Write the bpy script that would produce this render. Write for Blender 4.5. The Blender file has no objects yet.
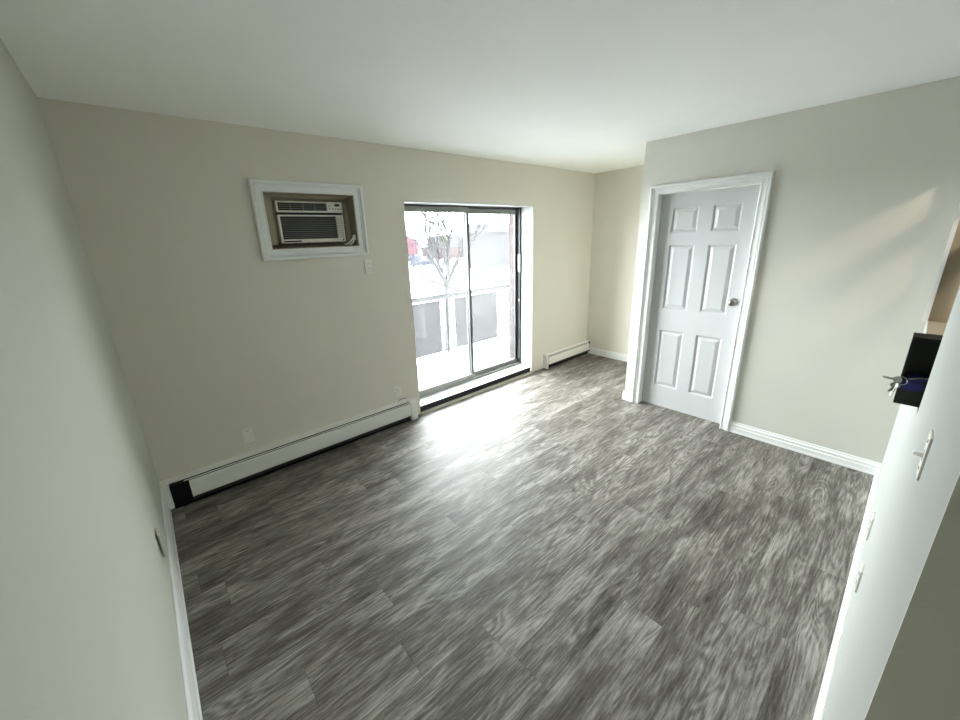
import bpy, bmesh, math, random
from mathutils import Vector, Matrix
random.seed(7)
scene = bpy.context.scene
col = scene.collection

# ------------------------------------------------------------------ camera
CAM = Vector((0.1925, -3.016, 1.6799))
R_ = Vector((0.75725902, -0.65212369, -0.03596479))
U_ = Vector((0.21450574, 0.19632119, 0.95678905))
F_ = Vector((0.61688415, 0.73225179, -0.28855027))
cd = bpy.data.cameras.new('camera')
cam = bpy.data.objects.new('camera', cd)
col.objects.link(cam)
m = Matrix((R_, U_, -F_)).transposed().to_4x4()
m.translation = CAM
cam.matrix_world = m
cd.sensor_fit = 'HORIZONTAL'
cd.sensor_width = 36.0
cd.lens = 380.77 * 36.0 / 960.0
cd.shift_x = 9.06 / 960.0
cd.shift_y = -7.41 / 960.0
cd.clip_start = 0.01
cd.clip_end = 400
scene.camera = cam

# ------------------------------------------------------------------ world, lights, exposure
scene.view_settings.view_transform = 'Standard'
scene.view_settings.look = 'None'
scene.view_settings.gamma = 1.0
scene.view_settings.use_curve_mapping = False
scene.view_settings.exposure = 0.0
scene.cycles.max_bounces = 12
scene.cycles.diffuse_bounces = 8
scene.cycles.transparent_max_bounces = 12

SKY = 61.0
w = bpy.data.worlds.new('overcast_sky')
scene.world = w
w.use_nodes = True
bg = w.node_tree.nodes['Background']
bg.inputs['Color'].default_value = (0.93, 0.97, 1.0, 1)
bg.inputs['Strength'].default_value = SKY


def area(name, loc, target, sx, sy, power, color=(1, 1, 1), portal=False):
    l = bpy.data.lights.new(name, 'AREA')
    l.shape = 'RECTANGLE'
    l.size, l.size_y = sx, sy
    l.energy = power
    l.color = color
    o = bpy.data.objects.new(name, l)
    col.objects.link(o)
    o.location = loc
    d = Vector(target) - Vector(loc)
    o.rotation_euler = d.to_track_quat('-Z', 'Y').to_euler()
    if portal:
        l.cycles.is_portal = True
    return o


area('daylight_portal', (2.89, 0.34, 1.03), (2.89, -1, 1.03), 1.75, 2.0, 1, portal=True)
area('hall_fill_light', (0.45, -4.2, 2.40), (0.45, -4.2, 0), 0.35, 0.35, 0.2, (1.0, 0.93, 0.82))  # added fill behind the camera, no lamp is known there
area('kitchen_ceiling_lamp', (3.1, -3.6, 2.30), (3.76, -2.98, 1.5), 0.03, 0.03, 5.5, (1.0, 0.86, 0.68))

# ------------------------------------------------------------------ materials


def nodes_of(name):
    mt = bpy.data.materials.new(name)
    mt.use_nodes = True
    nt = mt.node_tree
    return mt, nt, nt.nodes['Principled BSDF']


def N(nt, kind, **kw):
    n = nt.nodes.new(kind)
    for k, v in kw.items():
        setattr(n, k, v)
    return n


def mat(name, color, rough=0.5, metal=0.0, spec=0.5, bump=0.0, bscale=200.0, vary=0.0, vscale=3.0):
    mt, nt, b = nodes_of(name)
    b.inputs['Roughness'].default_value = rough
    b.inputs['Metallic'].default_value = metal
    b.inputs['Specular IOR Level'].default_value = spec
    tc = N(nt, 'ShaderNodeTexCoord')
    nz = N(nt, 'ShaderNodeTexNoise')
    nz.inputs['Scale'].default_value = vscale
    nz.inputs['Detail'].default_value = 4
    nt.links.new(tc.outputs['Object'], nz.inputs['Vector'])
    mx = N(nt, 'ShaderNodeMix', data_type='RGBA')
    lo = [c * (1 - vary) for c in color] + [1]
    hi = [min(1, c * (1 + vary)) for c in color] + [1]
    mx.inputs['A'].default_value = lo
    mx.inputs['B'].default_value = hi
    nt.links.new(nz.outputs['Fac'], mx.inputs['Factor'])
    nt.links.new(mx.outputs['Result'], b.inputs['Base Color'])
    if bump:
        n2 = N(nt, 'ShaderNodeTexNoise')
        n2.inputs['Scale'].default_value = bscale
        n2.inputs['Detail'].default_value = 3
        nt.links.new(tc.outputs['Object'], n2.inputs['Vector'])
        bp = N(nt, 'ShaderNodeBump')
        bp.inputs['Strength'].default_value = bump
        bp.inputs['Distance'].default_value = 0.002
        nt.links.new(n2.outputs['Fac'], bp.inputs['Height'])
        nt.links.new(bp.outputs['Normal'], b.inputs['Normal'])
    return mt


M = {}
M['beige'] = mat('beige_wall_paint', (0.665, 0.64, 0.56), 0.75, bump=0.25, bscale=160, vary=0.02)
M['daylit_beige'] = mat('daylit_beige_wall_paint', (0.575, 0.565, 0.50), 0.75, bump=0.25, bscale=160, vary=0.02)  # same paint as the back wall, window light put into the colour
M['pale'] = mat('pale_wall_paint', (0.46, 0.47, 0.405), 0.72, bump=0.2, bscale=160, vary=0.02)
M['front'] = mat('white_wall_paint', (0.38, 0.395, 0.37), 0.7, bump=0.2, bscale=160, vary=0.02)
M['ceil'] = mat('ceiling_paint', (0.91, 0.92, 0.88), 0.85, bump=0.3, bscale=120, vary=0.02)
M['trim'] = mat('white_gloss_trim', (0.76, 0.77, 0.755), 0.38, vary=0.01)
M['door'] = mat('white_door_paint', (0.52, 0.53, 0.525), 0.42, bump=0.1, bscale=90, vary=0.01)
M['reveal'] = mat('reveal_paint', (0.46, 0.47, 0.46), 0.5, vary=0.02)
M['heater'] = mat('heater_enamel', (0.80, 0.79, 0.74), 0.4, vary=0.02)
M['black'] = mat('black_gap_shade', (0.008, 0.008, 0.008), 0.9, spec=0.1)  # black colour standing in for the shade inside gaps and open ends
M['fin'] = mat('dark_heater_fins', (0.02, 0.02, 0.02), 0.7)
M['alu'] = mat('dull_aluminium', (0.24, 0.24, 0.225), 0.45, metal=0.6, vary=0.12, vscale=14)
M['alud'] = mat('dark_window_channel', (0.014, 0.014, 0.014), 0.5, vary=0.1)
M['ivory'] = mat('ivory_plastic', (0.76, 0.74, 0.66), 0.4)
M['white'] = mat('white_plastic', (0.82, 0.82, 0.80), 0.35)
M['darkplastic'] = mat('dark_grille_plastic', (0.008, 0.008, 0.010), 0.5)
M['slat'] = mat('grey_grille_slat', (0.26, 0.255, 0.235), 0.5)
M['sleeve'] = mat('tan_sleeve', (0.33, 0.295, 0.21), 0.8, vary=0.15, vscale=9)
M['stuff'] = mat('brown_crumpled_film', (0.10, 0.085, 0.055), 0.45, vary=0.4, vscale=25)
M['nickel'] = mat('brushed_nickel', (0.24, 0.23, 0.20), 0.28, metal=1.0)
M['tan'] = mat('bare_subfloor', (0.50, 0.46, 0.38), 0.8, vary=0.2, vscale=10)
M['leather'] = mat('black_box', (0.012, 0.013, 0.010), 0.6)
M['blue'] = mat('blue_fabric', (0.012, 0.014, 0.16), 0.6)
M['red'] = mat('dark_red_tag', (0.20, 0.02, 0.035), 0.5)
M['brass'] = mat('key_metal', (0.33, 0.32, 0.29), 0.35, metal=1.0)
M['wood'] = mat('warm_jamb_paint', (0.46, 0.40, 0.30), 0.7, vary=0.05)
M['snow'] = mat('snow', (0.80, 0.82, 0.85), 0.9, bump=0.6, bscale=4, vary=0.06, vscale=0.6)
M['concrete'] = mat('snowy_balcony_concrete', (0.74, 0.76, 0.78), 0.9, vary=0.25, vscale=2.2)
M['upper'] = mat('shade_slab_concrete', (0.70, 0.70, 0.69), 0.9, vary=0.05)
M['railwhite'] = mat('white_railing_metal', (0.12, 0.12, 0.12), 0.5, spec=0.0)
M['railgrey'] = mat('grey_railing_metal', (0.026, 0.026, 0.026), 0.5, spec=0.0)
M['panel'] = mat('frosted_railing_panel', (0.058, 0.0585, 0.059), 0.6, spec=0.0, vary=0.05)
M['bark'] = mat('grey_bark', (0.0135, 0.0133, 0.013), 0.9, spec=0.0, vary=0.2, vscale=4)
M['redroof'] = mat('faded_red_roof', (0.026, 0.013, 0.0155), 0.8, spec=0.0, vary=0.1)
M['redbrick'] = mat('dull_red_brickwork', (0.0165, 0.012, 0.012), 0.9, spec=0.0, vary=0.2, vscale=1.0)
M['greywall'] = mat('grey_building', (0.016, 0.016, 0.016), 0.9, spec=0.0, vary=0.1)
M['palewall'] = mat('pale_building', (0.0118, 0.0119, 0.012), 0.9, spec=0.0, vary=0.05, vscale=0.2)
M['palerband'] = mat('pale_band', (0.0155, 0.0155, 0.0155), 0.9, spec=0.0)
M['yellow'] = mat('yellow_sign', (0.026, 0.024, 0.014), 0.7, spec=0.0)
M['carpaint'] = mat('dark_blue_car', (0.009, 0.0095, 0.012), 0.4, spec=0.0)
M['carglass'] = mat('car_window', (0.03, 0.03, 0.035), 0.15, spec=0.0)
M['tyre'] = mat('tyre', (0.02, 0.02, 0.02), 0.9, spec=0.0)
M['kerb'] = mat('dark_kerb', (0.010, 0.010, 0.010), 0.9, spec=0.0)


def brick_material():
    mt, nt, b = nodes_of('outer_brick')
    tc = N(nt, 'ShaderNodeTexCoord')
    mp = N(nt, 'ShaderNodeMapping')
    mp.inputs['Rotation'].default_value = (math.pi / 2, 0, math.pi / 2)
    br = N(nt, 'ShaderNodeTexBrick')
    br.inputs['Color1'].default_value = (0.028, 0.020, 0.019, 1)
    br.inputs['Color2'].default_value = (0.032, 0.024, 0.023, 1)
    br.inputs['Mortar'].default_value = (0.055, 0.053, 0.052, 1)
    br.inputs['Scale'].default_value = 1
    br.inputs['Brick Width'].default_value = 0.2
    br.inputs['Row Height'].default_value = 0.067
    br.inputs['Mortar Size'].default_value = 0.006
    nt.links.new(tc.outputs['Object'], mp.inputs['Vector'])
    nt.links.new(mp.outputs['Vector'], br.inputs['Vector'])
    nt.links.new(br.outputs['Color'], b.inputs['Base Color'])
    b.inputs['Specular IOR Level'].default_value = 0.0
    b.inputs['Roughness'].default_value = 0.9
    return mt


M['brick'] = brick_material()


def glass_material(name, haze):
    mt = bpy.data.materials.new(name)
    mt.use_nodes = True
    nt = mt.node_tree
    nt.nodes.clear()
    out = N(nt, 'ShaderNodeOutputMaterial')
    tr = N(nt, 'ShaderNodeBsdfTransparent')
    tr.inputs['Color'].default_value = (0.96, 0.97, 0.97, 1)
    tl = N(nt, 'ShaderNodeBsdfTranslucent')
    tl.inputs['Color'].default_value = (0.9, 0.9, 0.9, 1)
    gl = N(nt, 'ShaderNodeBsdfGlossy')
    gl.inputs['Roughness'].default_value = 0.02
    tc = N(nt, 'ShaderNodeTexCoord')
    nz = N(nt, 'ShaderNodeTexNoise')
    nz.inputs['Scale'].default_value = 3.0
    nz.inputs['Detail'].default_value = 3
    nt.links.new(tc.outputs['Object'], nz.inputs['Vector'])
    mr = N(nt, 'ShaderNodeMapRange')
    mr.inputs['From Min'].default_value = 0.3
    mr.inputs['From Max'].default_value = 0.7
    mr.inputs['To Min'].default_value = haze * 0.8
    mr.inputs['To Max'].default_value = haze * 1.2
    nt.links.new(nz.outputs['Fac'], mr.inputs['Value'])
    m1 = N(nt, 'ShaderNodeMixShader')
    nt.links.new(mr.outputs['Result'], m1.inputs['Fac'])
    nt.links.new(tr.outputs[0], m1.inputs[1])
    nt.links.new(tl.outputs[0], m1.inputs[2])
    lw = N(nt, 'ShaderNodeLayerWeight')
    lw.inputs['Blend'].default_value = 0.5
    pw = N(nt, 'ShaderNodeMath', operation='POWER')
    nt.links.new(lw.outputs['Facing'], pw.inputs[0])
    pw.inputs[1].default_value = 5.0
    fr = N(nt, 'ShaderNodeMath', operation='MULTIPLY_ADD')
    nt.links.new(pw.outputs[0], fr.inputs[0])
    fr.inputs[1].default_value = 0.96
    fr.inputs[2].default_value = 0.04
    m2 = N(nt, 'ShaderNodeMixShader')
    nt.links.new(fr.outputs[0], m2.inputs['Fac'])
    nt.links.new(m1.outputs[0], m2.inputs[1])
    nt.links.new(gl.outputs[0], m2.inputs[2])
    nt.links.new(m2.outputs[0], out.inputs['Surface'])
    return mt


M['glass'] = glass_material('hazy_glass', 0.008)
M['glass2'] = glass_material('hazier_glass', 0.013)


def floor_material():
    mt, nt, b = nodes_of('grey_vinyl_planks')
    L = nt.links.new
    PW, PL = 0.182, 1.22
    tc = N(nt, 'ShaderNodeTexCoord')
    sp = N(nt, 'ShaderNodeSeparateXYZ')
    L(tc.outputs['Object'], sp.inputs[0])

    def math_(op, a, bb=None, c=None):
        n = N(nt, 'ShaderNodeMath', operation=op)
        for i, v in enumerate((a, bb, c)):
            if v is None:
                continue
            if isinstance(v, (int, float)):
                n.inputs[i].default_value = v
            else:
                L(v, n.inputs[i])
        return n.outputs[0]

    def wn(v, dims='1D'):
        n = N(nt, 'ShaderNodeTexWhiteNoise', noise_dimensions=dims)
        L(v, n.inputs['W' if dims == '1D' else 'Vector'])
        return n.outputs['Value']

    def comb(x, y, z=0.0):
        n = N(nt, 'ShaderNodeCombineXYZ')
        for i, v in enumerate((x, y, z)):
            if isinstance(v, (int, float)):
                n.inputs[i].default_value = v
            else:
                L(v, n.inputs[i])
        return n.outputs[0]

    yr = math_('DIVIDE', math_('ADD', sp.outputs['Y'], 20.05), PW)
    row = math_('FLOOR', yr)
    fy = math_('FRACT', yr)
    off = math_('MULTIPLY', wn(row), PL * 5)
    xr = math_('DIVIDE', math_('ADD', sp.outputs['X'], off), PL)
    idx = math_('FLOOR', xr)
    fx = math_('FRACT', xr)
    rnd = wn(comb(idx, row, 0.5), '3D')
    rnd2 = wn(comb(row, idx, 7.5), '3D')

    def noise(vec, scale, detail=4, rough=0.55, dist=0.0):
        n = N(nt, 'ShaderNodeTexNoise')
        n.inputs['Scale'].default_value = scale
        n.inputs['Detail'].default_value = detail
        n.inputs['Roughness'].default_value = rough
        n.inputs['Distortion'].default_value = dist
        L(vec, n.inputs['Vector'])
        return n.outputs['Fac']

    ox = math_('ADD', sp.outputs['X'], math_('MULTIPLY', rnd, 60.0))
    oy = math_('ADD', sp.outputs['Y'], math_('MULTIPLY', rnd2, 30.0))
    broad = noise(comb(math_('MULTIPLY', ox, 2.0), math_('MULTIPLY', oy, 11.0)), 1.0, 7, 0.70, 0.7)
    fine = noise(comb(math_('MULTIPLY', ox, 7.0), math_('MULTIPLY', oy, 110.0)), 1.0, 6, 0.7)
    ringn = noise(comb(math_('MULTIPLY', ox, 1.1), math_('MULTIPLY', oy, 7.0)), 1.0, 2, 0.45, 0.4)
    ring = math_('SINE', math_('MULTIPLY', ringn, 120.0))
    ring01 = math_('MULTIPLY', math_('ADD', ring, 1.0), 0.5)
    blotch = noise(comb(math_('MULTIPLY', ox, 2.2), math_('MULTIPLY', oy, 9.0), 3.0), 1.0, 3)

    def ramp(v, a, c):
        n = N(nt, 'ShaderNodeMapRange')
        n.inputs['From Min'].default_value = a
        n.inputs['From Max'].default_value = c
        L(v, n.inputs['Value'])
        return n.outputs['Result']

    t = math_('MULTIPLY', ramp(broad, 0.29, 0.70), 0.54)
    t = math_('ADD', t, math_('MULTIPLY', ramp(fine, 0.38, 0.62), 0.34))
    t = math_('ADD', t, math_('MULTIPLY', math_('MULTIPLY', ring01, ramp(blotch, 0.43, 0.60)), 0.22))
    t = math_('ADD', t, math_('MULTIPLY', math_('SUBTRACT', rnd, 0.5), 0.11))
    cr = N(nt, 'ShaderNodeValToRGB')
    e = cr.color_ramp.elements
    e[0].position, e[0].color = 0.05, (0.016, 0.0135, 0.0095, 1)
    e[1].position, e[1].color = 0.95, (0.40, 0.385, 0.345, 1)
    k = cr.color_ramp.elements.new(0.45)
    k.color = (0.125, 0.115, 0.097, 1)
    L(t, cr.inputs[0])
    # seams
    ey = math_('MINIMUM', fy, math_('SUBTRACT', 1.0, fy))
    ex = math_('MINIMUM', fx, math_('SUBTRACT', 1.0, fx))
    seam = math_('MAXIMUM', math_('LESS_THAN', ey, 0.0065), math_('LESS_THAN', ex, 0.0010))
    mx = N(nt, 'ShaderNodeMix', data_type='RGBA')
    L(math_('MULTIPLY', seam, 0.35), mx.inputs['Factor'])
    L(cr.outputs['Color'], mx.inputs['A'])
    mx.inputs['B'].default_value = (0.014, 0.013, 0.011, 1)
    L(mx.outputs['Result'], b.inputs['Base Color'])
    rr = math_('ADD', math_('MULTIPLY', fine, 0.14), 0.44)
    L(rr, b.inputs['Roughness'])
    b.inputs['Specular IOR Level'].default_value = 0.25
    bp = N(nt, 'ShaderNodeBump')
    bp.inputs['Strength'].default_value = 0.35
    bp.inputs['Distance'].default_value = 0.0015
    L(math_('SUBTRACT', math_('ADD', math_('MULTIPLY', fine, 0.7), math_('MULTIPLY', ring01, 0.2)), seam), bp.inputs['Height'])
    L(bp.outputs['Normal'], b.inputs['Normal'])
    return mt


M['floor'] = floor_material()

# ------------------------------------------------------------------ mesh helpers


class MB:
    def __init__(self):
        self.bm = bmesh.new()

    def box(self, x0, x1, y0, y1, z0, z1, bev=0.0):
        t = bmesh.new()
        bmesh.ops.create_cube(t, size=1)
        for v in t.verts:
            v.co = Vector(((x0 + x1) / 2 + v.co.x * (x1 - x0), (y0 + y1) / 2 + v.co.y * (y1 - y0),
                           (z0 + z1) / 2 + v.co.z * (z1 - z0)))
        if bev:
            bmesh.ops.bevel(t, geom=list(t.edges), offset=bev, segments=2, affect='EDGES', clamp_overlap=True)
        self._merge(t)
        return self

    def _merge(self, t):
        me = bpy.data.meshes.new('tmp')
        t.to_mesh(me)
        t.free()
        self.bm.from_mesh(me)
        bpy.data.meshes.remove(me)

    def prism(self, pts, direction):
        """polygon pts (3D) extruded along direction"""
        d = Vector(direction)
        a = [self.bm.verts.new(Vector(p)) for p in pts]
        b = [self.bm.verts.new(Vector(p) + d) for p in pts]
        n = len(pts)
        fs = [self.bm.faces.new(a), self.bm.faces.new(b[::-1])]
        for i in range(n):
            fs.append(self.bm.faces.new((a[i], b[i], b[(i + 1) % n], a[(i + 1) % n])))
        bmesh.ops.recalc_face_normals(self.bm, faces=fs)
        return self

    def quad(self, *pts):
        self.bm.faces.new([self.bm.verts.new(Vector(p)) for p in pts])
        return self

    def tube(self, path, radii, seg=8, cap=True):
        path = [Vector(p) for p in path]
        if isinstance(radii, (int, float)):
            radii = [radii] * len(path)
        rings = []
        prev = None
        for i, p in enumerate(path):
            if i == 0:
                t = path[1] - path[0]
            elif i == len(path) - 1:
                t = path[-1] - path[-2]
            else:
                t = path[i + 1] - path[i - 1]
            t.normalize()
            if prev is None:
                ref = Vector((0, 0, 1)) if abs(t.z) < 0.9 else Vector((1, 0, 0))
                a = t.cross(ref).normalized()
            else:
                a = (prev - t * prev.dot(t)).normalized()
            prev = a
            b = t.cross(a)
            rings.append([self.bm.verts.new(p + (a * math.cos(q) + b * math.sin(q)) * radii[i])
                          for q in [2 * math.pi * j / seg for j in range(seg)]])
        for r0, r1 in zip(rings, rings[1:]):
            for j in range(seg):
                self.bm.faces.new((r0[j], r0[(j + 1) % seg], r1[(j + 1) % seg], r1[j]))
        if cap:
            self.bm.faces.new(rings[0][::-1])
            self.bm.faces.new(rings[-1])
        return self

    def lathe(self, origin, axis, prof, seg=24):
        """prof: list of (distance along axis, radius)"""
        o, ax = Vector(origin), Vector(axis).normalized()
        return self.tube([o + ax * d for d, r in prof], [max(r, 1e-4) for d, r in prof], seg)

    def build(self, name, material, parent=None, smooth=False, loc=None):
        me = bpy.data.meshes.new(name)
        bmesh.ops.recalc_face_normals(self.bm, faces=self.bm.faces)
        if loc is not None:
            bmesh.ops.translate(self.bm, verts=self.bm.verts, vec=-Vector(loc))
        self.bm.to_mesh(me)
        self.bm.free()
        me.materials.append(material)
        if smooth:
            for p in me.polygons:
                p.use_smooth = True
        o = bpy.data.objects.new(name, me)
        col.objects.link(o)
        if loc is not None:
            o.location = loc
        if parent is not None:
            o.parent = parent
            if loc is None:
                o.matrix_parent_inverse = parent_inverse(parent)
        return o


def parent_inverse(p):
    mm = Matrix.Identity(4)
    while p is not None:
        mm = Matrix.Translation(p.location) @ mm
        p = p.parent if p.parent is not None and p.parent_type == 'OBJECT' and p.matrix_parent_inverse == Matrix.Identity(4) else None
    return mm.inverted()


def tag(o, label, cat=None, group=None, kind=None):
    o['label'] = label
    if cat:
        o['category'] = cat
    if group:
        o['group'] = group
    if kind:
        o['kind'] = kind
    return o


def empty(name, loc):
    o = bpy.data.objects.new(name, None)
    o.empty_display_size = 0.1
    o.location = loc
    col.objects.link(o)
    return o


def struct(o, label, cat):
    return tag(o, label, cat, kind='structure')


def molding(mb, to3d, u0, u1, v0, v1, prof, open_bottom=False):
    """mitred picture-frame moulding: inner rectangle u0..u1 x v0..v1, prof = [(outward offset, height)]"""
    def corner(i, wd):
        return [(u0 - wd, v0 - (0 if open_bottom else wd)), (u0 - wd, v1 + wd), (u1 + wd, v1 + wd),
                (u1 + wd, v0 - (0 if open_bottom else wd))][i]
    rings = []
    for i in range(4):
        rings.append([mb.bm.verts.new(Vector(to3d(*corner(i, wd), h))) for wd, h in prof])
    pairs = [(0, 1), (1, 2), (2, 3)] + ([] if open_bottom else [(3, 0)])
    n = len(prof)
    for a, b in pairs:
        for j in range(n):
            k = (j + 1) % n
            mb.bm.faces.new((rings[a][j], rings[a][k], rings[b][k], rings[b][j]))
    if open_bottom:
        mb.bm.faces.new(rings[0])
        mb.bm.faces.new(rings[3])


# ------------------------------------------------------------------ dimensions
H = 2.42
W = 4.952          # niche wall
XB = 3.778         # wall with the door
YC = -1.229        # closet corner
YF = -3.0912       # front wall face
XE = 0.88          # end of the front wall
TB = 0.30          # back wall thickness
OX1, OX2, OZT = 2.042, 3.74, 2.004       # sliding door opening
AX1, AX2, AZ1, AZ2 = 0.943, 1.590, 1.650, 2.030   # air conditioner opening

# ------------------------------------------------------------------ setting
f = MB().box(-0.12, W + 0.12, -5.12, 0.0, -0.12, 0.0).build('floor', M['floor'])
struct(f, 'dark grey wood plank vinyl floor', 'floor')
c = MB().box(-0.12, W + 0.12, -5.12, TB, H, H + 0.12).build('ceiling', M['ceil'])
struct(c, 'plain white painted ceiling', 'ceiling')
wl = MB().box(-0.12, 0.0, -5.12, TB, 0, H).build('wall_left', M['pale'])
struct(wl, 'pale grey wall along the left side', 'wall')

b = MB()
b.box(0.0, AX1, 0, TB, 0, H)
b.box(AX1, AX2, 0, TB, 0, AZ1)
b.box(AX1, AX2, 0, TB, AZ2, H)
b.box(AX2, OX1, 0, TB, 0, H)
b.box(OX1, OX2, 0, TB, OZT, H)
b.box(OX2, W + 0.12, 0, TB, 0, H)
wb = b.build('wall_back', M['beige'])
struct(wb, 'beige wall with the air conditioner and the sliding glass door', 'wall')

wn_ = MB().box(W, W + 0.12, YC - 0.1, 0, 0, H).build('wall_niche', M['beige'])
struct(wn_, 'short beige wall at the far end of the alcove', 'wall')
wc = MB().box(XB + 0.12, W, YC - 0.12, YC, 0, H).build('wall_closet', M['beige'])
struct(wc, 'side wall of the closet facing the alcove', 'wall')

DY0, DY1, DZ = -1.372, -2.131, 1.993     # rough door opening
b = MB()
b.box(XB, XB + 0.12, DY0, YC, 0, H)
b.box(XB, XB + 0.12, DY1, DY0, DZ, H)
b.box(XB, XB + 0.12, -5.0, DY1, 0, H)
wr = b.build('wall_right', M['daylit_beige'])
struct(wr, 'beige wall holding the white six panel door, window light put into its tone', 'wall')
# closet behind the door
b = MB().box(XB + 0.7, XB + 0.75, -2.4, YC - 0.12, 0, H)
struct(b.build('wall_closet_back', M['beige']), 'wall inside the closet behind the door', 'wall')

# front wall with the pass-through to the kitchen
PX1, PX2, PZ1, PZ2 = 1.93, 3.70, 1.106, 2.05
FT = 0.15
b = MB()
b.box(XE, PX1, YF - FT, YF, 0, H)
b.box(PX1, PX2, YF - FT, YF, 0, PZ1)
b.box(PX1, PX2, YF - FT, YF, PZ2, H)
b.box(PX2, XB, YF - FT, YF, 0, H)
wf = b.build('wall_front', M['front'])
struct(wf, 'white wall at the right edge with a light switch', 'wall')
wh = MB().box(XE, XE + 0.12, -5.0, YF - FT, 0, H)
wh.box(XE - 0.004, XE, -5.0, YF, 0, H)
wh = wh.build('wall_hall', M['beige'])
struct(wh, 'shadowed beige wall end at the lower right corner', 'wall')
we = MB().box(0, XB + 0.12, -5.12, -5.0, 0, H).build('wall_end', M['pale'])
struct(we, 'wall at the far end of the hallway and kitchen', 'wall')

# casing and lining of the pass-through, and its two rails
b = MB()
b.box(PX2 - 0.012, PX2, YF - FT, YF - 0.0005, PZ1, PZ2)
struct(b.build('trim_4', M['wood']), 'tan side lining of the wall opening behind the black box', 'trim')
b = MB()
b.box(PX1, PX2 - 0.012, YF - FT, YF - 0.0005, PZ1, PZ1 + 0.004)
struct(b.build('trim_9', M['wood']), 'tan ledge of the wall opening under the black box', 'ledge')
b = MB()
b.box(PX2 - 0.035, PX2 - 0.013, YF, YF + 0.018, PZ1 + 0.0, PZ2 + 0.05)
b.box(PX2 - 0.013, PX2 + 0.03, YF, YF + 0.012, PZ1 + 0.0, PZ2 + 0.05)
struct(b.build('trim_5', M['trim']), 'white casing strip of the wall opening beside the corner', 'trim')
b = MB()
for z, z2 in ((1.923, 1.962), (1.657, 1.736)):
    b.box(1.75, PX2 + 0.05, YF - FT - 0.045, YF - FT - 0.005, z, z2)
struct(b.build('trim_6', M['wood']), 'rails across the kitchen side of the wall opening', 'trim')

# ------------------------------------------------------------------ baseboards
BBH = 0.095


def bb_profile(h):
    return [(0, 0), (0.018, 0), (0.018, 0.012), (0.015, 0.018), (0.016, h * 0.50), (0.008, h * 0.54), (0.008, h * 0.62),
            (0.014, h * 0.66), (0.014, h * 0.78), (0.006, h * 0.84), (0.006, h * 0.94), (0.004, h), (0, h)]


def baseboard(name, p0, p1, nrm, label, h=BBH):
    p0, p1, nrm = Vector(p0), Vector(p1), Vector(nrm)
    mb = MB()
    mb.prism([p0 + nrm * a + Vector((0, 0, z)) for a, z in bb_profile(h)], p1 - p0)
    return struct(mb.build(name, M['trim']), label, 'baseboard')


baseboard('baseboard_niche', (W, -0.0, 0), (W, YC, 0), (-1, 0, 0), 'white baseboard at the far end of the alcove')
baseboard('baseboard_right', (XB, -2.19, 0), (XB, YF, 0), (-1, 0, 0), 'white baseboard between the door casing and the right corner')
mb = MB()
mb.prism([Vector((XB, -1.3115, 0)) + Vector((-1, 0, 0)) * a + Vector((0, 0, z)) for a, z in bb_profile(BBH)], (0, -1.3115 * -1 + YC + 0.015, 0))
mb.prism([Vector((XB + 0.12, YC, 0)) + Vector((0, 1, 0)) * a + Vector((0, 0, z)) for a, z in bb_profile(BBH)], (-0.135, 0, 0))
struct(mb.build('baseboard_closet', M['trim']), 'short white baseboard piece at the outer corner left of the door', 'baseboard')
baseboard('baseboard_front', (XB, YF, 0), (XE, YF, 0), (0, 1, 0), 'white baseboard along the bottom of the right white wall')
mb = MB()
mb.prism([Vector((0, -0.066, 0)) + Vector((a, 0, z)) for a, z in
          [(0, 0.05), (0.012, 0.05), (0.012, 0.175), (0.008, 0.185), (0.004, 0.20), (0, 0.20)]], (0, -4.9, 0))
mb.prism([Vector((0, -0.066, 0)) + Vector((a, 0, z)) for a, z in
          [(0, 0), (0.018, 0), (0.018, 0.03), (0.015, 0.043), (0.0, 0.043)]], (0, -4.9, 0))
mb.prism([Vector((0, -0.75, 0)) + Vector((a, 0, z)) for a, z in
          [(0, 0.04), (0.013, 0.04), (0.013, 0.055), (0.0, 0.055)]], (0, -4.2, 0))
bl = struct(mb.build('baseboard_left', M['trim']), 'tall white baseboard with a dark open joint along the left wall', 'baseboard')

# ------------------------------------------------------------------ air conditioner trim and unit
CASE = [(0.0, 0.0), (0.0, 0.010), (0.006, 0.013), (0.011, 0.008), (0.036, 0.010), (0.039, 0.017), (0.046, 0.018), (0.049, 0.012),
        (0.053, 0.024), (0.066, 0.026), (0.072, 0.022), (0.076, 0.012), (0.076, 0.0)]
mb = MB()
molding(mb, lambda u, v, h: (u, -h, v), AX1, AX2, AZ1, AZ2, CASE)
struct(mb.build('trim_1', M['trim']), 'white moulded frame around the wall air conditioner', 'frame')

ac = empty('air_conditioner', (1.2785, 0.09, 1.69))
tag(ac, 'beige air conditioner with dark grille set in the framed wall recess', 'air conditioner')
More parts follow.
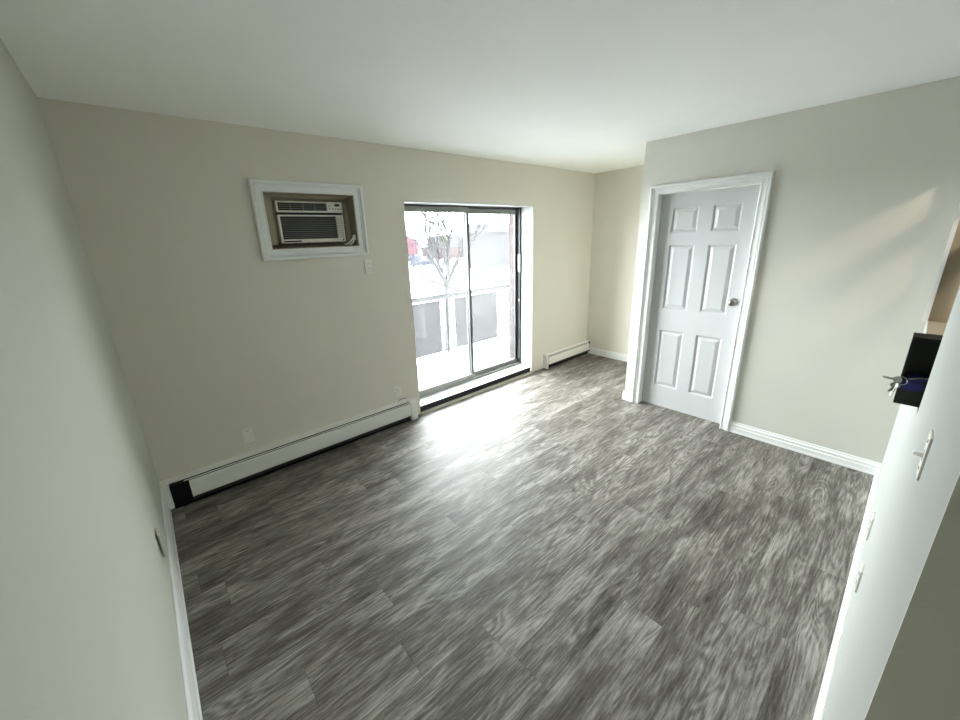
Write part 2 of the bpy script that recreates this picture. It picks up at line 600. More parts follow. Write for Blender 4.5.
# sleeve: liner and filler board around the unit
mb = MB()
e = 0.004
mb.box(AX1, AX1 + e, 0.002, 0.125, AZ1, AZ2)
mb.box(AX2 - e, AX2, 0.002, 0.125, AZ1, AZ2)
mb.box(AX1 + e, AX2 - e, 0.002, 0.125, AZ2 - e, AZ2)
mb.box(AX1 + e, AX2 - e, 0.002, 0.125, AZ1, AZ1 + e)
mb.box(AX1 + e, 1.040, 0.115, 0.125, AZ1 + e, AZ2 - e)
mb.box(1.518, AX2 - e, 0.115, 0.125, AZ1 + e, AZ2 - e)
mb.box(1.040, 1.518, 0.115, 0.125, 1.978, AZ2 - e)
mb.box(1.040, 1.518, 0.115, 0.125, AZ1 + e, 1.692)
mb.build('sleeve', M['sleeve'], ac)
for v in ((0.955, 1.012, 0.088, 0.112, 1.66, 2.015, 0.004), (1.540, 1.580, 0.095, 0.112, 1.69, 1.93, 0.004),
          (0.97, 1.56, 0.060, 0.080, 2.008, 2.024, 0.003)):
    MB().box(*v).build('filler_strip', M['sleeve'], ac)
ux0, ux1, uz0, uz1, uy = 1.036, 1.522, 1.690, 1.983, 0.075
mb = MB()
mb.box(1.042, 1.516, 0.12, 0.55, 1.695, 1.975)
mb.build('housing', M['slat'], ac)
mb = MB()     # upper front: frame round the outlet and the control panel
zt0 = 1.906
mb.box(ux0, ux0 + 0.012, uy, 0.12, zt0, uz1, 0.002)
mb.box(ux0 + 0.012, 1.402, uy, 0.12, uz1 - 0.010, uz1, 0.002)
mb.box(ux0 + 0.012, 1.402, uy, 0.12, zt0, zt0 + 0.012, 0.002)
mb.box(1.402, ux1, uy, 0.12, zt0, uz1, 0.003)
# lower front: frame round the intake
zl1 = 1.888
mb.box(ux0, ux0 + 0.014, uy, 0.12, uz0, zl1, 0.002)
mb.box(ux1 - 0.012, ux1, uy, 0.12, uz0, zl1, 0.002)
mb.box(ux0 + 0.014, ux1 - 0.012, uy, 0.12, zl1 - 0.010, zl1, 0.002)
mb.box(ux0 + 0.014, ux1 - 0.012, uy, 0.12, uz0, uz0 + 0.026, 0.002)
mb.box(1.468, ux1 - 0.012, uy + 0.012, 0.118, uz0 + 0.026, zl1 - 0.010)
mb.build('front_panel', M['ivory'], ac)
mb = MB()
mb.box(ux0 + 0.012, 1.402, uy + 0.028, 0.119, zt0 + 0.012, uz1 - 0.010)
mb.box(ux0 + 0.004, ux1 - 0.004, uy + 0.02, 0.119, zl1, zt0)
o = mb.build('outlet_vent', M['darkplastic'], ac)
mb = MB()
for i in range(1, 4):
    z = zt0 + 0.012 + i * (uz1 - zt0 - 0.022) / 4
    mb.box(ux0 + 0.013, 1.401, uy + 0.006, uy + 0.027, z - 0.0012, z + 0.0012)
for x in (1.135, 1.225, 1.312):
    mb.box(x - 0.002, x + 0.002, uy + 0.004, uy + 0.006, zt0 + 0.013, uz1 - 0.011)
mb.build('louver', M['slat'], ac)
mb = MB()
mb.box(ux0 + 0.014, 1.468, uy + 0.026, 0.119, uz0 + 0.026, zl1 - 0.010)
ig = mb.build('intake_grille', M['darkplastic'], ac)
mb = MB()
for i in range(1, 12):
    z = uz0 + 0.026 + i * (zl1 - uz0 - 0.036) / 12
    mb.box(ux0 + 0.0145, ux1 - 0.0125, uy + 0.003, uy + 0.0255 if False else uy + 0.0118, z - 0.0011, z + 0.0011)
mb.build('slat', M['slat'], ig)
mb = MB().box(1.462, 1.500, uy - 0.002, uy + 0.001, 1.952, 1.968)
dsp = mb.build('display', M['darkplastic'], ac)
for x, z in ((1.422, 1.955), (1.422, 1.935), (1.445, 1.932), (1.468, 1.932), (1.488, 1.932), (1.508, 1.932)):
    MB().box(x - 0.006, x + 0.006, uy - 0.003, uy + 0.001, z - 0.004, z + 0.004, 0.001).build('control_button', M['slat'], ac)
MB().box(1.05, 1.175, uy - 0.0015, uy + 0.001, uz0 + 0.006, uz0 + 0.017).build('badge', M['darkplastic'], ac)
MB().box(1.497, 1.507, uy - 0.0015, uy + 0.001, uz0 + 0.008, uz0 + 0.018).build('indicator', M['darkplastic'], ac)
# crumpled film below the unit
mb = MB()
nx, ny = 60, 5
grid = []
for i in range(nx + 1):
    x = 0.952 + (1.575 - 0.952) * i / nx
    rowv = []
    for j in range(ny + 1):
        y = 0.03 + 0.075 * j / ny
        z = AZ1 + 0.006 + 0.024 * (j / ny) + 0.010 * abs(math.sin(i * 0.9 + j)) * random.uniform(0.3, 1) * (0.4 + j / ny)
        rowv.append(mb.bm.verts.new((x, y, z)))
    grid.append(rowv)
for i in range(nx):
    for j in range(ny):
        mb.bm.faces.new((grid[i][j], grid[i + 1][j], grid[i + 1][j + 1], grid[i][j + 1]))
o = mb.build('insulation_film', M['stuff'], ac, smooth=True)
sm = o.modifiers.new('thickness', 'SOLIDIFY')
sm.thickness = 0.003
# cord
mb = MB()
mb.tube([(1.500, 0.075, 1.664), (1.530, 0.045, 1.672), (1.555, 0.035, 1.700), (1.572, 0.035, 1.728), (1.580, 0.04, 1.728), (1.578, 0.045, 1.700), (1.562, 0.04, 1.676), (1.535, 0.035, 1.662)], 0.0055, 8)
mb.tube([(1.490, 0.07, 1.664), (1.518, 0.035, 1.670), (1.542, 0.03, 1.690), (1.570, 0.03, 1.715)], 0.0055, 8)
mb.box(1.566, 1.584, 0.022, 0.048, 1.695, 1.738, 0.004)
mb.build('power_cord', M['white'], ac, smooth=True)

# ------------------------------------------------------------------ sliding glass door (window_1)
FY0, FY1 = 0.182, 0.262
win = empty('window_1', (2.89, 0.2, 0.08))
struct(win, 'sliding glass patio door with dark aluminium frame', 'sliding door')
SZ = 0.082
# reveal lining and sill
mb = MB()
mb.box(OX2 - 0.006, OX2, 0.0, FY1, SZ, OZT)
mb.box(OX1, OX1 + 0.006, 0.0, FY1, SZ, OZT)
mb.box(OX1 + 0.006, OX2 - 0.006, 0.0, FY0 + 0.02, OZT - 0.008, OZT)
mb.build('reveal', M['reveal'], win)
mb = MB().box(OX1, OX2, 0.004, FY1, SZ - 0.009, SZ, 0.003)
mb.build('sill', M['trim'], win)
# outer frame
fx0, fx1 = OX1 + 0.006, OX2 - 0.006
mb = MB()
mb.box(fx0, fx0 + 0.03, FY0, FY1, SZ, OZT - 0.008)
mb.box(fx1 - 0.022, fx1, FY0, FY1, SZ, OZT - 0.008)
mb.box(fx0 + 0.03, fx1 - 0.022, FY0 + 0.045, FY1, OZT - 0.030, OZT - 0.008)
mb.box(fx0 + 0.03, fx1 - 0.022, FY0, FY0 + 0.006, OZT - 0.020, OZT - 0.008)
mb.build('frame', M['alud'], win)
mb = MB()
mb.box(fx0 + 0.03, fx1 - 0.022, FY0 - 0.004, FY1, SZ, SZ + 0.016)
mb.box(fx0 + 0.03, fx1 - 0.022, FY0 + 0.000, FY0 + 0.004, SZ + 0.016, SZ + 0.030)
mb.box(fx0 + 0.03, fx1 - 0.022, FY0 + 0.036, FY0 + 0.040, SZ + 0.016, SZ + 0.030)
mb.build('track', M['alu'], win)


def sash(x0, x1, y0, y1, z0, z1, gl, left_dark):
    s = MB()
    st = 0.034
    s.box(x0, x1, y0, y1, z1 - 0.052, z1, 0.002)
    s.box(x0, x1, y0, y1, z0, z0 + 0.055, 0.002)
    s = s.build('sash', M['alu'], win)
    d = MB()
    d.box(x0, x0 + st, y0, y1, z0 + 0.0553, z1 - 0.0523, 0.003)
    d.box(x1 - st, x1, y0, y1, z0 + 0.0553, z1 - 0.0523, 0.003)
    d.build('stile', M['alud'], s)
    d = MB()
    xx = x1 - st if left_dark else x0
    d.box(xx + 0.012, xx + 0.020, y0 - 0.003, y0 + 0.001, z0 + 0.06, z1 - 0.058)
    d.build('stile_bead', M['alu'], s)
    g = MB().box(x0 + st - 0.004, x1 - st + 0.004, (y0 + y1) / 2 - 0.002, (y0 + y1) / 2 + 0.002, z0 + 0.05, z1 - 0.048)
    g.build('glass', gl, s)
    return s


sash(fx0 + 0.03, 2.935, FY0 + 0.006, FY0 + 0.034, SZ + 0.018, OZT - 0.022, M['glass'], True)
sash(2.900, fx1 - 0.023, FY0 + 0.042, FY0 + 0.070, SZ + 0.018, OZT - 0.031, M['glass2'], False)
# fix rail under head (grey valance strip of the left leaf) and latch on the right jamb
mb = MB().box(fx1 - 0.030, fx1 - 0.0225, FY0 - 0.012, FY0 + 0.03, 1.26, 1.47, 0.003)
mb.build('latch', M['alu'], win)
mb = MB().box(fx1 - 0.034, fx1 - 0.0225, FY0 - 0.008, FY0 + 0.02, 0.905, 0.93, 0.002)
mb.build('latch_screw', M['nickel'], win)
# black fill painted as the shade in the gap below the sill
mb = MB()
mb.box(OX1, OX2, 0.03, TB, 0.0, SZ - 0.009)
struct(mb.build('trim_7', M['black']), 'black block standing for the shade in the gap under the patio door sill', 'gap')
mb = MB()
mb.box(OX1, OX2, -0.014, 0.010, 0.0, 0.016, 0.002)
mb.box(OX1, OX2 + 0.0, -0.022, -0.0145, 0.0, 0.006)
struct(mb.build('trim_8', M['tan']), 'bare tan threshold strip along the patio door', 'threshold')
# brick outside
mb = MB()
mb.box(OX2, W + 3.0, TB, TB + 0.09, -3.0, H + 0.12)
mb.box(-2.0, OX1, TB, TB + 0.09, -3.0, AZ1 - 0.05)
mb.box(-2.0, OX1, TB, TB + 0.09, AZ2 + 0.05, H + 0.12)
mb.box(-2.0, AX1 - 0.05, TB, TB + 0.09, AZ1 - 0.05, AZ2 + 0.05)
mb.box(AX2 + 0.05, OX1, TB, TB + 0.09, AZ1 - 0.05, AZ2 + 0.05)
mb.box(OX1, OX2, TB, TB + 0.09, OZT, H + 0.12)
mb.box(OX1, OX2, TB, TB + 0.09, -3.0, 0.0)
struct(mb.build('wall_brick', M['brick']), 'pinkish brick outer wall beside the patio door', 'wall')

# ------------------------------------------------------------------ panel door (door_1)
XD = XB + 0.060
dy0, dy1, dz0, dz1 = -1.388, -2.116, 0.010, 1.982
mb = MB()
molding(mb, lambda u, v, h: (XB - h, -u, v), -DY0 + 0.012, -DY1 - 0.012, 0.0, 1.985, [(a * 0.074 / 0.076, h_) for a, h_ in CASE], open_bottom=True)
struct(mb.build('trim_2', M['trim']), 'white moulded casing around the panel door', 'casing')
mb = MB()
mb.box(XB, XB + 0.12, DY0 - 0.0135, DY0, 0, DZ)
mb.box(XB, XB + 0.12, DY1, DY1 + 0.0135, 0, DZ)
mb.box(XB, XB + 0.12, DY1 + 0.0135, DY0 - 0.0135, 1.985, DZ)
mb.box(XD + 0.036, XD + 0.048, DY0 - 0.0255, DY0 - 0.0135, 0, 1.985)
mb.box(XD + 0.036, XD + 0.048, DY1 + 0.0135, DY1 + 0.0255, 0, 1.985)
struct(mb.build('trim_3', M['trim']), 'white jamb lining inside the door casing', 'jamb')

cols_ = [(-1.492, -1.703), (-1.808, -2.011)]
rows_ = [(0.222, 0.780), (0.984, 1.556), (1.659, 1.864)]
DT = 0.014
mb = MB()
mb.box(XD + DT, XD + 0.035, dy1, dy0, dz0, dz1)
zs = [dz0] + [v for r in rows_ for v in r] + [dz1]
mb.box(XD, XD + DT, cols_[0][0], dy0, dz0, dz1)
mb.box(XD, XD + DT, cols_[1][0], cols_[0][1], dz0, dz1)
mb.box(XD, XD + DT, dy1, cols_[1][1], dz0, dz1)
for a, b2 in cols_:
    for i in range(0, len(zs), 2):
        mb.box(XD, XD + DT, b2, a, zs[i], zs[i + 1])
door = mb.build('door_1', M['door'], loc=(XD, dy0, 0))
struct(door, 'white six panel interior door with a nickel knob', 'door')
for a, b2 in cols_:
    for z0, z1 in rows_:
        p = MB()
        levels = [(0.0, 0.0), (0.010, 0.011), (0.016, 0.012), (0.042, 0.002), (0.048, 0.002)]
        rg = []
        for ins, dep in levels:
            rg.append([p.bm.verts.new((XD + dep, yy, zz)) for yy, zz in
                       ((a - ins, z0 + ins), (b2 + ins, z0 + ins), (b2 + ins, z1 - ins), (a - ins, z1 - ins))])
        for r0, r1 in zip(rg, rg[1:]):
            for j in range(4):
                p.bm.faces.new((r0[j], r0[(j + 1) % 4], r1[(j + 1) % 4], r1[j]))
        p.bm.faces.new(rg[-1])
        back = [p.bm.verts.new((XD + DT, yy, zz)) for yy, zz in ((a, z0), (b2, z0), (b2, z1), (a, z1))]
        p.bm.faces.new(back[::-1])
        for j in range(4):
            p.bm.faces.new((rg[0][j], back[j], back[(j + 1) % 4], rg[0][(j + 1) % 4]))
        p.build('panel', M['door'], door)
ky, kz = -2.056, 1.098
kb = MB().lathe((XD, ky, kz), (-1, 0, 0), [(0, 0.031), (0.003, 0.032), (0.007, 0.030), (0.009, 0.014), (0.030, 0.012),
                                           (0.036, 0.019), (0.045, 0.026), (0.055, 0.0275), (0.062, 0.022), (0.066, 0.012), (0.0665, 0.0)], 28)
kn = kb.build('knob', M['nickel'], door, smooth=True)
kn['label'] = 'round brushed nickel door knob'

# ------------------------------------------------------------------ heaters


def heater(x0, x1, body0, body1, zt, label, left_cap, right_cap, group, filler=False):
    """x0..x1 back plate and hood, body0..body1 front cover"""
    root = empty('baseboard_heater', ((x0 + x1) / 2, -0.035, 0.0))
    tag(root, label, 'heater', group)
    D = 0.066
    hood = MB()
    hood.prism([(x0, 0, 0.02), (x0, -0.004, 0.02), (x0, -0.004, zt - 0.004), (x0, -0.040, zt - 0.010), (x0, -0.041, zt - 0.018),
                (x0, -0.044, zt - 0.018), (x0, -0.043, zt - 0.006), (x0, -0.004, zt), (x0, 0, zt)], (x1 - x0, 0, 0))
    hood.build('back_plate', M['heater'], root)
    fr = MB()
    fr.prism([(body0, -0.052, zt - 0.035), (body0, -D + 0.004, zt - 0.038), (body0, -D, zt - 0.046), (body0, -D, 0.062), (body0, -D + 0.010, 0.050),
              (body0, -D + 0.012, 0.052), (body0, -D + 0.002, 0.064), (body0, -D + 0.002, zt - 0.047), (body0, -D + 0.006, zt - 0.040), (body0, -0.052, zt - 0.037)],
             (body1 - body0, 0, 0))
    fr.build('front_cover', M['heater'], root)
    dm = MB()
    dm.prism([(body0 - 0.025, -0.046, zt - 0.025), (body0 - 0.025, -0.054, zt - 0.027), (body0 - 0.025, -0.054, zt - 0.029), (body0 - 0.025, -0.046, zt - 0.027)],
             (body1 - body0 + 0.02, 0, 0))
    dm.build('damper', M['heater'], root)
    fn = MB()
    fn.box(x0 + (0.045 if filler else 0.004), x1 - 0.004, -0.046, -0.006, 0.022, zt - 0.034)
    fn.build('heating_element', M['fin'], root)
    cap = [(0, 0.004), (-D - 0.005, 0.004), (-D - 0.005, zt - 0.042), (-D + 0.006, zt - 0.026), (-0.040, zt - 0.002), (-0.004, zt + 0.004), (0, zt + 0.004)]
    for cx in ([left_cap] if left_cap else []) + ([right_cap] if right_cap else []):
        cp = MB()
        cp.prism([(cx[0], y, z) for y, z in cap], (cx[1] - cx[0], 0, 0))
        cp.build('end_cap', M['heater'], root)
    return root


h1 = heater(0.0, 1.900, 0.150, 1.897, 0.212, 'long white baseboard heater under the air conditioner, left end open and black', None, (1.900, 1.968),
            'baseboard heaters', filler=True)
fl = MB()
fl.box(0.0, 0.042, -0.066, -0.0045, 0.02, 0.205, 0.003)
fl.build('corner_filler', M['heater'], h1)
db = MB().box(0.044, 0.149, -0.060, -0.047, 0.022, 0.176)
db.build('open_end_shade', M['black'], h1)  # black block painted as the shade inside the open heater end
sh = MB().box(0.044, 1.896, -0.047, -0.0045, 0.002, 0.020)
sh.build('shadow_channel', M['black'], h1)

h2 = heater(3.990, 4.945, 4.005, 4.935, 0.186, 'short white baseboard heater in the alcove right of the patio door', (3.966, 3.990), None,
            'baseboard heaters')
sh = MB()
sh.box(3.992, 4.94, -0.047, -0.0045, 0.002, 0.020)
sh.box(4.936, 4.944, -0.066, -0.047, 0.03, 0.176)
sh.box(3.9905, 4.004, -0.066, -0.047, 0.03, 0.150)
sh.build('end_gap_shade', M['black'], h2)  # black strips painted as the shade at the heater ends and underneath

# small pipe/wire loop above the long heater
mb = MB().tube([(1.800, -0.004, 0.205), (1.812, -0.012, 0.228), (1.835, -0.014, 0.236), (1.862, -0.014, 0.234), (1.880, -0.010, 0.222), (1.886, -0.004, 0.214)], 0.0035, 8)
o = mb.build('cable', M['sleeve'], smooth=True)
tag(o, 'short thin cable loop lying over the heater by the wall outlet', 'cable')

# ------------------------------------------------------------------ wall plates


def plate(name, origin, ux, nrm, w_, h_, label, cat, kind, group=None, thick=0.006):
    o, ux, nrm = Vector(origin), Vector(ux), Vector(nrm)
    up = Vector((0, 0, 1))
    root = empty(name, o)
    tag(root, label, cat, group)

    def pbox(bx, u0, u1, v0, v1, n0, n1, bev=0.0):
        t = bmesh.new()
        bmesh.ops.create_cube(t, size=1)
        for v in t.verts:
            v.co = o + ux * ((u0 + u1) / 2 + v.co.x * (u1 - u0)) + up * ((v0 + v1) / 2 + v.co.z * (v1 - v0)) + nrm * ((n0 + n1) / 2 + v.co.y * (n1 - n0))
        if bev:
            bmesh.ops.bevel(t, geom=list(t.edges), offset=bev, segments=2, affect='EDGES')
        bx._merge(t)
    def piece(name_, mt, par, *a):
        s_ = MB()
        pbox(s_, *a)
        return s_.build(name_, mt, par)
    th = thick
    piece('cover_plate', M['ivory'], root, -w_ / 2, w_ / 2, -h_ / 2, h_ / 2, 0, th, 0.0015)
    if kind == 'duplex':
        for sv in (-0.020, 0.020):
            sk = piece('socket', M['white'], root, -0.014, 0.014, sv - 0.014, sv + 0.014, th, th + 0.002, 0.0008)
            for su in (-0.006, 0.006):
                piece('slot', M['darkplastic'], sk, su - 0.0014, su + 0.0014, sv - 0.002, sv + 0.008, th + 0.002, th + 0.0026)
            piece('ground_hole', M['darkplastic'], sk, -0.002, 0.002, sv - 0.010, sv - 0.006, th + 0.002, th + 0.0026)
    if kind == 'blank':
        piece('slot', M['slat'], root, -0.006, 0.006, 0.034, 0.040, th, th + 0.0015)
        piece('screw', M['slat'], root, -0.002, 0.002, -0.042, -0.038, th, th + 0.0012)
    if kind == 'jack':
        jk = piece('jack', M['white'], root, -0.011, 0.011, -0.026, 0.026, th, th + 0.005, 0.002)
        piece('slot', M['slat'], jk, -0.004, 0.004, 0.002, 0.012, th + 0.005, th + 0.0065)
        piece('latch', M['slat'], jk, -0.003, 0.003, -0.016, -0.010, th + 0.005, th + 0.0065)
    if kind == 'toggle':
        tb = piece('toggle_base', M['white'], root, -0.005, 0.005, -0.012, 0.012, th, th + 0.001)
        s_ = MB()
        pts = [(-0.005, th + 0.001), (0.005, th + 0.001), (0.003, th + 0.013), (-0.002, th + 0.014)]
        s_.prism([o + ux * -0.0045 + up * a + nrm * n for a, n in pts], ux * 0.009)
        s_.build('toggle', M['white'], tb)
        for sv in (-0.030, 0.030):
            piece('screw', M['slat'], root, -0.003, 0.003, sv - 0.003, sv + 0.003, th, th + 0.001)
    return root


G = 'wall plates'
plate('wall_outlet', (1.657, 0, 1.484), (1, 0, 0), (0, -1, 0), 0.072, 0.116, 'beige outlet plate just below the air conditioner frame', 'outlet', 'duplex', G)
plate('wall_plate', (0.5515, 0, 0.3425), (1, 0, 0), (0, -1, 0), 0.066, 0.112, 'blank ivory wall plate above the left part of the long heater', 'wall plate', 'blank', G)
plate('wall_outlet', (1.808, 0, 0.326), (1, 0, 0), (0, -1, 0), 0.074, 0.114, 'ivory outlet plate beside the patio door above the heater end', 'outlet', 'jack', G)
plate('wall_plate', (0.005, -1.005, 0.41), (-0.12, 0.99277, 0), (0.99277, 0.12, 0), 0.07, 0.115, 'small plate low on the left wall seen edge on', 'wall plate', 'blank', G)
plate('light_switch', (1.29, YF, 1.238), (1, 0, 0), (0, 1, 0), 0.056, 0.094, 'white toggle switch plate on the right white wall below the black box', 'light switch', 'toggle', G, 0.0035)
plate('wall_outlet', (2.46, YF, 0.365), (1, 0, 0), (0, 1, 0), 0.072, 0.116, 'white outlet low on the right white wall, the one farther from the camera', 'outlet', 'duplex', G)
plate('wall_outlet', (2.03, YF, 0.382), (1, 0, 0), (0, 1, 0), 0.06, 0.098, 'white outlet low on the right white wall, the one nearer to the camera', 'outlet', 'duplex', G)

# ------------------------------------------------------------------ black box with keys on the pass-through ledge
bx0, bx1, by0, by1, bz0, bz1 = 1.985, 2.060, -3.17, -3.036, PZ1 + 0.0045, PZ1 + 0.228
kb = empty('storage_box', ((bx0 + bx1) / 2, (by0 + by1) / 2, bz0))
tag(kb, 'black open fronted box on the wall ledge at the right edge', 'box')
t = 0.006
mb = MB()
mb.box(bx0, bx1, by0, by1, bz0, bz0 + t)
mb.box(bx0, bx1, by0, by1, bz1 - t, bz1)
mb.box(bx0, bx1, by1 - t, by1, bz0 + t, bz1 - t)
mb.box(bx0, bx1, by0, by0 + t, bz0 + t, bz1 - t)
mb.box(bx1 - t, bx1, by0 + t, by1 - t, bz0 + t, bz1 - t)
mb.build('shell', M['leather'], kb)
mb = MB().box(bx0 + 0.004, bx0 + 0.010, by0 + t, by1 - t, bz0 + t, bz0 + 0.085)
mb.build('front_lip', M['leather'], kb)
# pouch inside
mb = MB().box(bx0 - 0.012, bx0 + 0.003, -3.088, -3.043, bz0 + 0.052, bz0 + 0.082, 0.005)
mb.box(bx0 + 0.0105, bx0 + 0.06, -3.10, -3.05, bz0 + t + 0.002, bz0 + 0.094, 0.006)
mb.box(bx0 - 0.012, bx0 + 0.03, -3.088, -3.055, bz0 + 0.0855, bz0 + 0.094, 0.003)
o = mb.build('pouch', M['blue'])
tag(o, 'dark blue fabric pouch hanging over the lip of the black box', 'pouch')
mb = MB().box(bx0 + 0.012, bx0 + 0.016, -3.125, -3.108, bz0 + 0.0055 + t, bz0 + 0.115, 0.001)
o = mb.build('tag', M['red'])
tag(o, 'dark red tag standing inside the black box', 'tag')
# keys
kr = empty('key_ring', (bx0 - 0.018, -3.045, bz0 + 0.085))
tag(kr, 'bunch of metal keys hanging out of the black box', 'keys')


def torus_path(c, a, b_, r, n=24):
    return [Vector(c) + Vector(a) * r * math.cos(2 * math.pi * i / n) + Vector(b_) * r * math.sin(2 * math.pi * i / n) for i in range(n + 1)]


mb = MB().tube(torus_path((bx0 - 0.018, -3.040, bz0 + 0.083), (0, 1, 0.15), (0.5, 0, 0.85), 0.013), 0.0014, 6, cap=False)
mb.build('ring', M['brass'], kr, smooth=True)


def key(origin, direction, side, ln):
    o, d, s = Vector(origin), Vector(direction).normalized(), Vector(side).normalized()
    nrm = d.cross(s).normalized() * 0.0022
    p = MB()
    bow = [o + d * (0.010 - 0.0105 * math.cos(q)) + s * 0.0115 * math.sin(q) for q in [2 * math.pi * i / 18 for i in range(18)]]
    p.prism(bow, nrm)
    bl_ = [(0.018, -0.004), (ln - 0.005, -0.004), (ln, 0.0), (ln - 0.006, 0.004), (ln - 0.010, 0.0015), (ln - 0.014, 0.004),
           (ln - 0.018, 0.001), (ln - 0.022, 0.004), (ln - 0.027, 0.002), (0.018, 0.004)]
    p.prism([o + d * a + s * q for a, q in bl_], nrm)
    p.build('key', M['brass'], kr)


key((bx0 - 0.018, -3.030, bz0 + 0.076), (0.05, 0.10, -1), (1, 0.8, 0.1), 0.052)
key((bx0 - 0.024, -3.041, bz0 + 0.085), (-0.1, 1, 0.10), (0.3, 0, 1), 0.046)
key((bx0 - 0.020, -3.034, bz0 + 0.074), (0.1, 0.35, -0.8), (0.2, 1, 0.3), 0.040)
mb = MB().tube([(bx0 + 0.004, -3.112, bz0 + 0.103), (bx0 - 0.004, -3.095, bz0 + 0.0985), (bx0 - 0.012, -3.072, bz0 + 0.0985), (bx0 - 0.018, -3.054, bz0 + 0.0905)], [0.004, 0.003, 0.0022, 0.002], 8)
mb.build('fob', M['nickel'], kr, smooth=True)

# ------------------------------------------------------------------ balcony and outside
GZ = -2.6
mb = MB().box(1.0, 6.4, TB + 0.09, 1.72, -0.20, -0.05)
struct(mb.build('balcony_floor', M['concrete']), 'pale snowy concrete balcony floor outside the patio door', 'balcony')
mb = MB().box(1.0, 6.4, TB + 0.09, 1.75, 2.36, 2.53)  # added out of view to shade the floor near the glass
struct(mb.build('unseen_shade_slab', M['upper']), 'unseen slab added overhead to shade the floor by the patio door', 'balcony')
rail = empty('balcony_railing', (3.63, 1.55, -0.05))
tag(rail, 'white balcony railing with grey panels outside the patio door', 'railing')
YR = 1.55
mb = MB()
mb.box(1.0, 6.4, YR - 0.025, YR + 0.025, 0.83, 0.885)
mb.build('top_rail', M['railwhite'], rail)
mb = MB().box(1.0, 6.4, YR - 0.028, YR + 0.028, 0.8855, 0.897)
mb.build('rail_cap', M['railgrey'], rail)
mb = MB().box(1.0, 6.4, YR - 0.012, YR + 0.012, 0.024, 0.034)
mb.build('bottom_rail', M['railgrey'], rail)
for i, px in enumerate((2.42, 3.62, 4.80, 6.0)):
    mb = MB().box(px - 0.014, px + 0.014, YR + 0.03, YR + 0.055, -0.05, 0.83)
    mb.build('post', M['railgrey'], rail)
for p0, p1 in ((1.1, 2.29), (2.55, 3.475), (3.74, 4.655), (4.93, 5.88)):
    mb = MB().box(p0, p1, YR - 0.008, YR + 0.008, 0.0345, 0.815)
    mb.build('railing_panel', M['panel'], rail)

mb = MB().box(-60, 190, 1.8, 240, GZ - 0.2, GZ)
struct(mb.build('ground', M['snow']), 'snow covered ground outside', 'ground')

# bare tree
tr = empty('bare_tree', (7.62, 7.0, GZ))
tag(tr, 'bare leafless tree in the snow beyond the balcony', 'tree')
tk = MB().tube([(7.58, 7.0, GZ), (7.61, 7.0, -1.6), (7.68, 7.0, -0.4), (7.72, 7.0, 0.25)], [0.12, 0.10, 0.085, 0.085], 10)
tk.build('trunk', M['bark'], tr, smooth=True)
br = MB()
rng = random.Random(11)


def grow(p, d, ln, r, depth):
    pts, rad = [p.copy()], [r]
    q, dd = p.copy(), d.normalized()
    n = 4
    kids = []
    for i in range(n):
        dd = (dd + Vector((rng.uniform(-.16, .16), rng.uniform(-.16, .16), rng.uniform(-.05, .16)))).normalized()
        q = q + dd * ln / n
        pts.append(q.copy())
        rad.append(max(0.014, r * (1 - 0.45 * (i + 1) / n)))
        kids.append((q.copy(), dd.copy(), rad[-1]))
    br.tube(pts, rad, 6 if depth < 2 else 4)
    if depth >= 3:
        return
    for j, (kp, kd, kr_) in enumerate(kids):
        if depth > 0 and j == 0:
            continue
        for s in range(1 if j < n - 1 else 2):
            ang = rng.uniform(0, 2 * math.pi)
            side = Vector((math.cos(ang), math.sin(ang) * 0.6, rng.uniform(0.1, 0.9)))
            grow(kp, (kd * 1.0 + side * rng.uniform(0.5, 0.9)).normalized(), ln * rng.uniform(0.5, 0.72), kr_ * 0.66, depth + 1)


F0 = Vector((7.72, 7.0, 0.22))
for d, ln, r in ((Vector((-0.62, -0.05, 0.85)), 1.35, 0.08), (Vector((0.02, 0.1, 1.0)), 1.5, 0.08), (Vector((0.55, 0.05, 0.80)), 1.3, 0.07),
                 (Vector((-0.30, 0.2, 0.9)), 1.25, 0.06)):
    grow(F0 - d.normalized() * 0.05, d, ln, r, 0)
br.build('branches', M['bark'], tr, smooth=True)


def house(name, x0, x1, y0, y1, z1, roof, wallm, roofm, label, cat='building'):
    root = empty(name, ((x0 + x1) / 2, (y0 + y1) / 2, GZ))
    tag(root, label, cat)
    MB().box(x0, x1, y0, y1, GZ, z1).build('wall', wallm, root)
    if roof > 0:
        mb = MB()
        ym = (y0 + y1) / 2
        mb.prism([(x0 - .4, y0 - .4, z1), (x0 - .4, y1 + .4, z1), (x0 - .4, ym, z1 + roof)], (x1 - x0 + .8, 0, 0))
        mb.build('roof', roofm, root)
    elif roof < 0:
        mb = MB().box(x0 - .2, x1 + .2, y0 - .2, y1 + .2, z1, z1 - roof)
        mb.build('roof', roofm, root)
    return root


def far(px, py, dist):
    """point at a pixel-like bearing, dist metres along the view"""
    d = F_ + R_ * ((px - 470.94) / 380.77) - U_ * ((py - 352.6) / 380.77)
    return CAM + d * dist


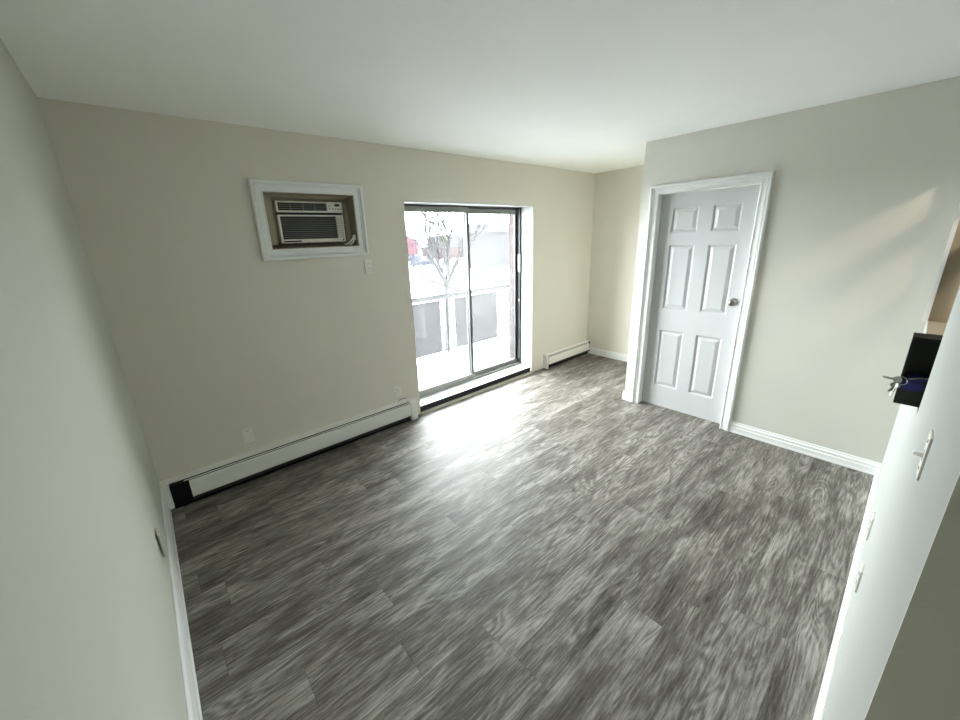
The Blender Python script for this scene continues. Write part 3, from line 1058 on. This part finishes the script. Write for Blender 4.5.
# red gabled building on the left, gable end turned to the viewer
rb = empty('red_building', (46.4, 75, GZ))
tag(rb, 'red gable roofed building far beyond the tree at left', 'building')
A = Vector((50.0, 76.0, 0))
a = A
MB().box(41.5, 51.2, 75, 84, GZ, 0.9).build('wall', M['redroof'], rb)
mb = MB()
mb.prism([(40.9, 74.6, 0.9), (52.0, 74.6, 0.9), (46.4, 74.6, 3.4)], (0, 10, 0))
mb.build('roof', M['redroof'], rb)
b1 = house('brick_building', 50.5, 61, 66, 73, -0.3, -0.35, M['redbrick'], M['palerband'], 'low dull red brick building beyond the car park')
b2 = house('grey_building', 64.5, 76, 80, 90, 2.6, 0, M['greywall'], M['greywall'], 'grey block rising behind the low brick building')
sg = empty('yellow_sign', (51.2, 65.4, GZ))
tag(sg, 'small yellow sign on a pole in front of the brick building', 'sign')
MB().box(51.05, 51.35, 65.1, 65.3, GZ, 1.5).build('pole', M['greywall'], sg)
MB().box(50.2, 52.2, 64.95, 65.1, 0.6, 2.1).build('sign_board', M['yellow'], sg)
b3 = house('pale_building', 36.3, 60, 38, 39.5, 2.3, -1.2, M['palewall'], M['palerband'], 'wide pale grey building seen through the right glass panel')

# parked cars


def car(loc, rz, label):
    root = empty('car', loc)
    root.rotation_euler = (0, 0, rz)
    tag(root, label, 'car', 'parked cars')
    def add(mb, nm, mt, smooth=False):
        me_o = mb.build(nm, mt, None, smooth)
        me_o.parent = root
        return me_o
    b = MB()
    b.prism([(-2.1, -0.85, 0.3), (2.1, -0.85, 0.3), (2.15, -0.85, 0.65), (1.2, -0.85, 0.9), (-1.9, -0.85, 0.92), (-2.15, -0.85, 0.7)], (0, 1.7, 0))
    b.prism([(0.9, -0.75, 0.9), (0.35, -0.7, 1.42), (-1.1, -0.7, 1.45), (-1.8, -0.75, 0.92)], (0, 1.5, 0))
    add(b, 'body', M['carpaint'])
    g = MB()
    g.prism([(0.72, -0.765, 0.95), (0.3, -0.72, 1.36), (-1.05, -0.72, 1.38), (-1.55, -0.765, 0.97)], (0, 0.02, 0))
    add(g, 'window', M['carglass'])
    for sx in (-1.3, 1.3):
        for sy in (-0.88, 0.70):
            add(MB().lathe((sx, sy, 0.32), (0, 1, 0), [(0, 0.3), (0.01, 0.32), (0.17, 0.32), (0.18, 0.3)], 16), 'wheel', M['tyre'], True)
    return root


car((35.4, 50.0, GZ), math.radians(12), 'dark car parked nearest on the snow beyond the tree')
car((39.9, 57.0, GZ), math.radians(12), 'dark car parked second row behind the nearest car')
car((44.6, 66.0, GZ), math.radians(12), 'dark car parked farthest back before the red building')
mb = MB()
k0, k1 = Vector((28.0, 42.6, GZ)), Vector((20.0, 21.5, GZ))
d = (k1 - k0).normalized()
sd = Vector((-d.y, d.x, 0)) * 0.12
mb.prism([k0 - sd, k0 + sd, k0 + sd + Vector((0, 0, 0.18)), k0 - sd + Vector((0, 0, 0.18))], k1 - k0)
o = mb.build('kerb', M['kerb'])
tag(o, 'dark kerb line crossing the snow behind the tree', 'kerb')
